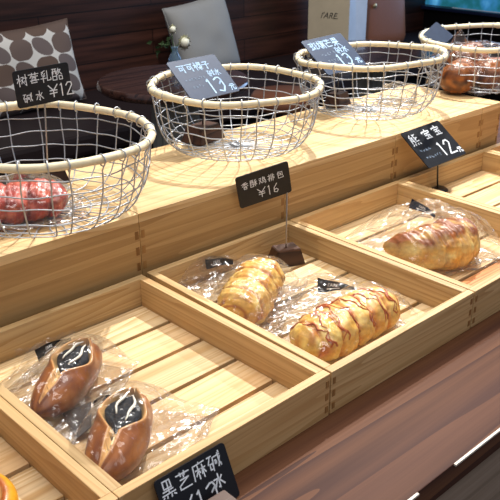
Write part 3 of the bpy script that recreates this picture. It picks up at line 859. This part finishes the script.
def cushion(label, w, h, th, loc, rot, mat, seed):
    t = thing('cushion', label, 'cushion', loc, 0, 'cushions on the wall bench')
    bm = bmesh.new(); n = 40; G = {}
    for s in (1, -1):
        for i in range(n+1):
            for j in range(n+1):
                u, v = -1+2*i/n, -1+2*j/n
                ed = i in (0, n) or j in (0, n)
                if s == -1 and ed: G[s, i, j] = G[1, i, j]; continue
                pin = 1-.06*(1-u*u)*abs(v)**6; piv = 1-.06*(1-v*v)*abs(u)**6
                z = th/2*((1-u**4)*(1-v**4))**.55
                z *= 1+.18*nz(u, v, s, 1.8, seed)
                G[s, i, j] = bm.verts.new((u*w/2*piv, -s*z, v*h/2*pin))
    for s in (1, -1):
        for i in range(n):
            for j in range(n):
                q = (G[s, i, j], G[s, i+1, j], G[s, i+1, j+1], G[s, i, j+1])
                bm.faces.new(q if s == 1 else q[::-1])
    o = link('cushion_cover', bm, mat, t, smooth=True); o.rotation_euler = rot
    bm = bmesh.new()
    pts = []
    for k in range(4*n):
        q, r = divmod(k, n)
        i, j = ((r, 0), (n, r), (n-r, n), (0, n-r))[q]
        u, v = -1+2*i/n, -1+2*j/n
        pts.append((u*w/2*(1-.06*(1-v*v)*abs(u)**6), 0, v*h/2*(1-.06*(1-u*u)*abs(v)**6)))
    link('seam_piping', tube(bm, pts, .003, 6, closed=True), mat, o, smooth=True)
    return t
def circle_mat():
    m, nt, b, N, L = new_mat('brown_circle_print')
    b.inputs['Roughness'].default_value = .9
    tc = N('ShaderNodeTexCoord'); sp = N('ShaderNodeSeparateXYZ'); L(tc.outputs['Object'], sp.inputs[0])
    def M(op, *a):
        n = N('ShaderNodeMath'); n.operation = op
        for i, x in enumerate(a):
            if isinstance(x, (int, float)): n.inputs[i].default_value = x
            else: L(x, n.inputs[i])
        return n.outputs[0]
    S_ = 9.4
    gx = M('MULTIPLY', M('ADD', sp.outputs['X'], .52), S_); gz = M('MULTIPLY', M('ADD', sp.outputs['Z'], .5), S_*1.18)
    ix = M('FLOOR', gx); iz = M('FLOOR', gz)
    cb = N('ShaderNodeCombineXYZ'); L(ix, cb.inputs[0]); L(iz, cb.inputs[1])
    wn_ = N('ShaderNodeTexWhiteNoise'); wn_.noise_dimensions = '2D'; L(cb.outputs[0], wn_.inputs['Vector'])
    fx = M('SUBTRACT', M('FRACT', gx), .5); fz = M('SUBTRACT', M('FRACT', gz), .5)
    # circles and leaf shapes mixed: cut each circle by a second one in a third of the cells
    d1 = M('SQRT', M('ADD', M('MULTIPLY', fx, fx), M('MULTIPLY', fz, fz)))
    ex = M('MULTIPLY', M('ADD', fx, M('MULTIPLY', fz, .55)), 1.25); ez = M('SUBTRACT', fz, M('MULTIPLY', fx, .25))
    d2 = M('SQRT', M('ADD', M('MULTIPLY', ex, ex), M('MULTIPLY', ez, ez)))
    pick = M('GREATER_THAN', wn_.outputs['Value'], .5)
    d = M('ADD', M('MULTIPLY', d1, M('SUBTRACT', 1, pick)), M('MULTIPLY', d2, pick))
    ins = M('LESS_THAN', d, .535)
    cr = N('ShaderNodeValToRGB'); cr.color_ramp.elements[0].color = srgb(96, 75, 62); cr.color_ramp.elements[1].color = srgb(104, 93, 92)
    L(wn_.outputs['Value'], cr.inputs['Fac'])
    mx = N('ShaderNodeMix'); mx.data_type = 'RGBA'; mx.inputs[6].default_value = srgb(205, 202, 196); L(ins, mx.inputs[0]); L(cr.outputs[0], mx.inputs[7])
    L(mx.outputs[2], b.inputs['Base Color'])
    return m
cushion('white cushion printed with brown circles on the bench behind the raspberry sign', .50, .37, .13, (1.135, 2.83, -.196), (math.radians(-12), math.radians(-3), 0), circle_mat(), 2)
cushion('plain grey linen cushion standing on the bench behind the flower vase', .405, .41, .14, (2.155, 2.83, -.18), (math.radians(-12), math.radians(-8), 0), LINEN, 6)

# cream paper carrier bag
pb = thing('paper_bag', 'cream paper carrier bag with small black lettering standing on the bench', 'paper bag', (3.115, 2.74, -.379), -1.33)
def paper():
    bm = bmesh.new(); w, d, h = .27, .23, .50; n = 14
    for (fx, mi) in (('f', 0), ('b', 0), ('l', 1), ('r', 1)):
        g = []
        for i in range(n+1):
            row = []
            for j in range(n+1):
                u, z = -1+2*i/n, h*j/n
                if fx in 'fb': p = Vector((u*w/2, (-d/2 if fx == 'f' else d/2), z))
                else: p = Vector(((w/2 if fx == 'r' else -w/2)-(1 if fx == 'r' else -1)*.03*(1-abs(u))*(z/h), u*d/2, z))
                row.append(bm.verts.new(p))
            g.append(row)
        for i in range(n):
            for j in range(n):
                q = (g[i][j], g[i+1][j], g[i+1][j+1], g[i][j+1]); f = bm.faces.new(q if fx in 'fr' else q[::-1]); f.material_index = mi
    v = [bm.verts.new((sx*w/2, sy*d/2, .001)) for sx, sy in ((-1, -1), (-1, 1), (1, 1), (1, -1))]
    bm.faces.new(v)
    bmesh.ops.remove_doubles(bm, verts=list(bm.verts), dist=.0004)
    r = bmesh.ops.solidify(bm, geom=list(bm.faces), thickness=.0012)
    return bm
link('paper_body', paper(), (PAPER, PAPER_S), pb)
o = link('lettering', font_mesh(WORD, .048, .35), INK, pb, (.005, -.1168, .250)); o.rotation_euler = (PI/2, 0, 0)
for s in (-1, 1):
    pts = [(-.06, s*.112, .49), (-.05, s*.11, .56), (0, s*.11, .60), (.05, s*.11, .56), (.06, s*.112, .49)]
    link('handle', tube(bmesh.new(), pts, .004, 8), PAPER_S, pb, smooth=True)

# brown leather bag
lb = thing('handbag', 'brown leather bag with a round stud on the bench right of the paper bag', 'bag', (3.57, 2.80, -.379), -.25)
bm = bmesh.new(); n = 30; rings = []
for j in range(13):
    z = .36*j/12; q = j/12
    w = .205*(1-.10*q)*(1-.25*max(0, 1-q*6)**2); d = .10*(1-.55*q)*(1-.25*max(0, 1-q*6)**2)
    ring = []
    for k in range(n):
        a = 2*PI*k/n; ca, sa = math.cos(a), math.sin(a)
        ring.append(bm.verts.new((w*math.copysign(abs(ca)**.5, ca), d*math.copysign(abs(sa)**.6, sa), z)))
    rings.append(ring)
for A, B in zip(rings, rings[1:]):
    for k in range(n): bm.faces.new((A[k], A[(k+1) % n], B[(k+1) % n], B[k]))
bm.faces.new(rings[0][::-1]); bm.faces.new(rings[-1])
link('leather_body', bm, LEATHER, lb, smooth=True)
sd = link('stud', lathe(bmesh.new(), [(.001, 0), (.016, 0), (.013, .005), (.001, .007)], 24), BRASS, lb, (-.08, -.072, .262), smooth=True); sd.rotation_euler = (PI/2+.1, 0, 0)
for s in (-1, 1):
    link('handle', tube(bmesh.new(), [(-.09, s*.03, .34), (-.07, s*.035, .46), (0, s*.035, .51), (.07, s*.035, .46), (.09, s*.03, .34)], .008, 8), LEATHER, lb, smooth=True)

# little vase with a cream flower on the first table
vx, vy = 1.372, 2.055
vs = thing('flower_vase', 'small pale blue vase with one cream flower on the dark round table', 'vase', (vx, vy, FZ+.7402))
link('vase_body', lathe(bmesh.new(), [(.002, 0), (.020, 0), (.026, .012), (.026, .035), (.014, .06), (.012, .075), (.015, .082)], 32), VGLASS, vs, smooth=True)
def stem(pts, nm='stem'): return link(nm, tube(bmesh.new(), pts, .0022, 6), GREEN, vs, smooth=True)
stem([(0, 0, .01), (.004, 0, .08), (.024, -.014, .096)]); stem([(0, 0, .01), (-.005, 0, .09), (-.012, 0, .148)]); stem([(0, 0, .01), (-.02, 0, .09), (-.075, 0, .100)])
def flower(c, r, n, sd, nm):
    bm = bmesh.new(); rg = random.Random(sd)
    for L_ in range(3):
        for k in range(n):
            a = 2*PI*k/n+L_*.4; tilt = .2+.55*L_
            M = Matrix.Translation(Vector(c)) @ Matrix.Rotation(a, 4, 'Y') @ Matrix.Rotation(-tilt, 4, 'Z')
            base = bm.verts.new(M @ Vector((0, 0, 0))); rr = r*(1-.18*L_)
            mid = [bm.verts.new(M @ Vector((rr*.6, -.004, q*rr*.32))) for q in (-1, 1)]
            tip = bm.verts.new(M @ Vector((rr, .0, 0)))
            bm.faces.new((base, mid[0], tip, mid[1]))
    bmesh.ops.solidify(bm, geom=list(bm.faces), thickness=.0012)
    bmesh.ops.create_icosphere(bm, subdivisions=2, radius=r*.55, matrix=Matrix.Translation(Vector(c)+Vector((0, -r*.3, 0))))
    link(nm, bm, PETAL, vs, smooth=True)
flower((.028, -.022, .098), .034, 12, 1, 'flower_head'); flower((-.012, -.004, .150), .022, 8, 2, 'flower_bud')
rg = random.Random(4)
for k in range(9):
    a = rg.uniform(0, 6.28); p0 = Vector((-.055+rg.uniform(-.045, .04), rg.uniform(-.02, .02), .092+rg.uniform(-.025, .025)))
    bm = bmesh.new(); M = Matrix.Translation(p0) @ Matrix.Rotation(a, 4, 'Y') @ Matrix.Rotation(rg.uniform(-.6, .6), 4, 'X')
    ps = [Vector((0, 0, 0)), Vector((.012, -.002, .008)), Vector((.03, 0, 0)), Vector((.012, -.002, -.008))]
    bm.faces.new([bm.verts.new(M @ p) for p in ps]); bmesh.ops.solidify(bm, geom=list(bm.faces), thickness=.0008)
    link('leaf', bm, GREEN, vs)

# ------------------------------------------------------------------ light
def spot(name, loc, tgt, power, angle, size, col=(1, .965, .91), blend=.5):
    l = D.lights.new(name, 'SPOT'); l.energy = power; l.spot_size = math.radians(angle); l.spot_blend = blend; l.shadow_soft_size = size; l.color = col
    o = D.objects.new(name, l); COL.objects.link(o); o.location = loc
    o.rotation_euler = (Vector(tgt)-Vector(loc)).to_track_quat('-Z', 'Y').to_euler(); return o
def area(name, loc, tgt, power, sx, sy, col):
    l = D.lights.new(name, 'AREA'); l.shape = 'RECTANGLE'; l.size = sx; l.size_y = sy; l.energy = power; l.color = col
    o = D.objects.new(name, l); COL.objects.link(o); o.location = loc
    o.rotation_euler = (Vector(tgt)-Vector(loc)).to_track_quat('-Z', 'Y').to_euler(); return o
spot('ceiling_spot', (1.15, .90, 1.85), (.05, .22, 0), 225, 72, .02)
spot('ceiling_spot', (2.05, 1.05, 1.85), (.95, .38, 0), 130, 50, .02)
area('overhead_fill', (.1, .35, 2.15), (.1, .3501, 0), 40, 1.5, 1.2, (1, .94, .88))  # soft overhead fill added to brighten the display, no visible fitting
area('window_daylight', (WX-.05, 1.3, .45), (0, .9, 0), 34, 2.6, 1.1, (.42, .62, 1))
area('front_fill', (-.6, -1.5, 2.0), (.2, .2, 0), 12, 1.2, 1.2, (1, .95, .9))  # weak fill added from the front to lift the counter face
spot('bench_spot', (1.6, 1.5, 1.9), (1.9, 2.8, -.2), 112, 80, .05)
w = D.worlds.new('room_ambient'); bpy.context.scene.world = w; w.use_nodes = True
bg = w.node_tree.nodes['Background']; bg.inputs[0].default_value = (.75, .82, 1, 1); bg.inputs[1].default_value = .27

sc = bpy.context.scene
sc.view_settings.view_transform = 'Standard'; sc.view_settings.look = 'None'; sc.view_settings.gamma = 1; sc.view_settings.exposure = 0
sc.view_settings.use_curve_mapping = False
sc.cycles.transparent_max_bounces = 24
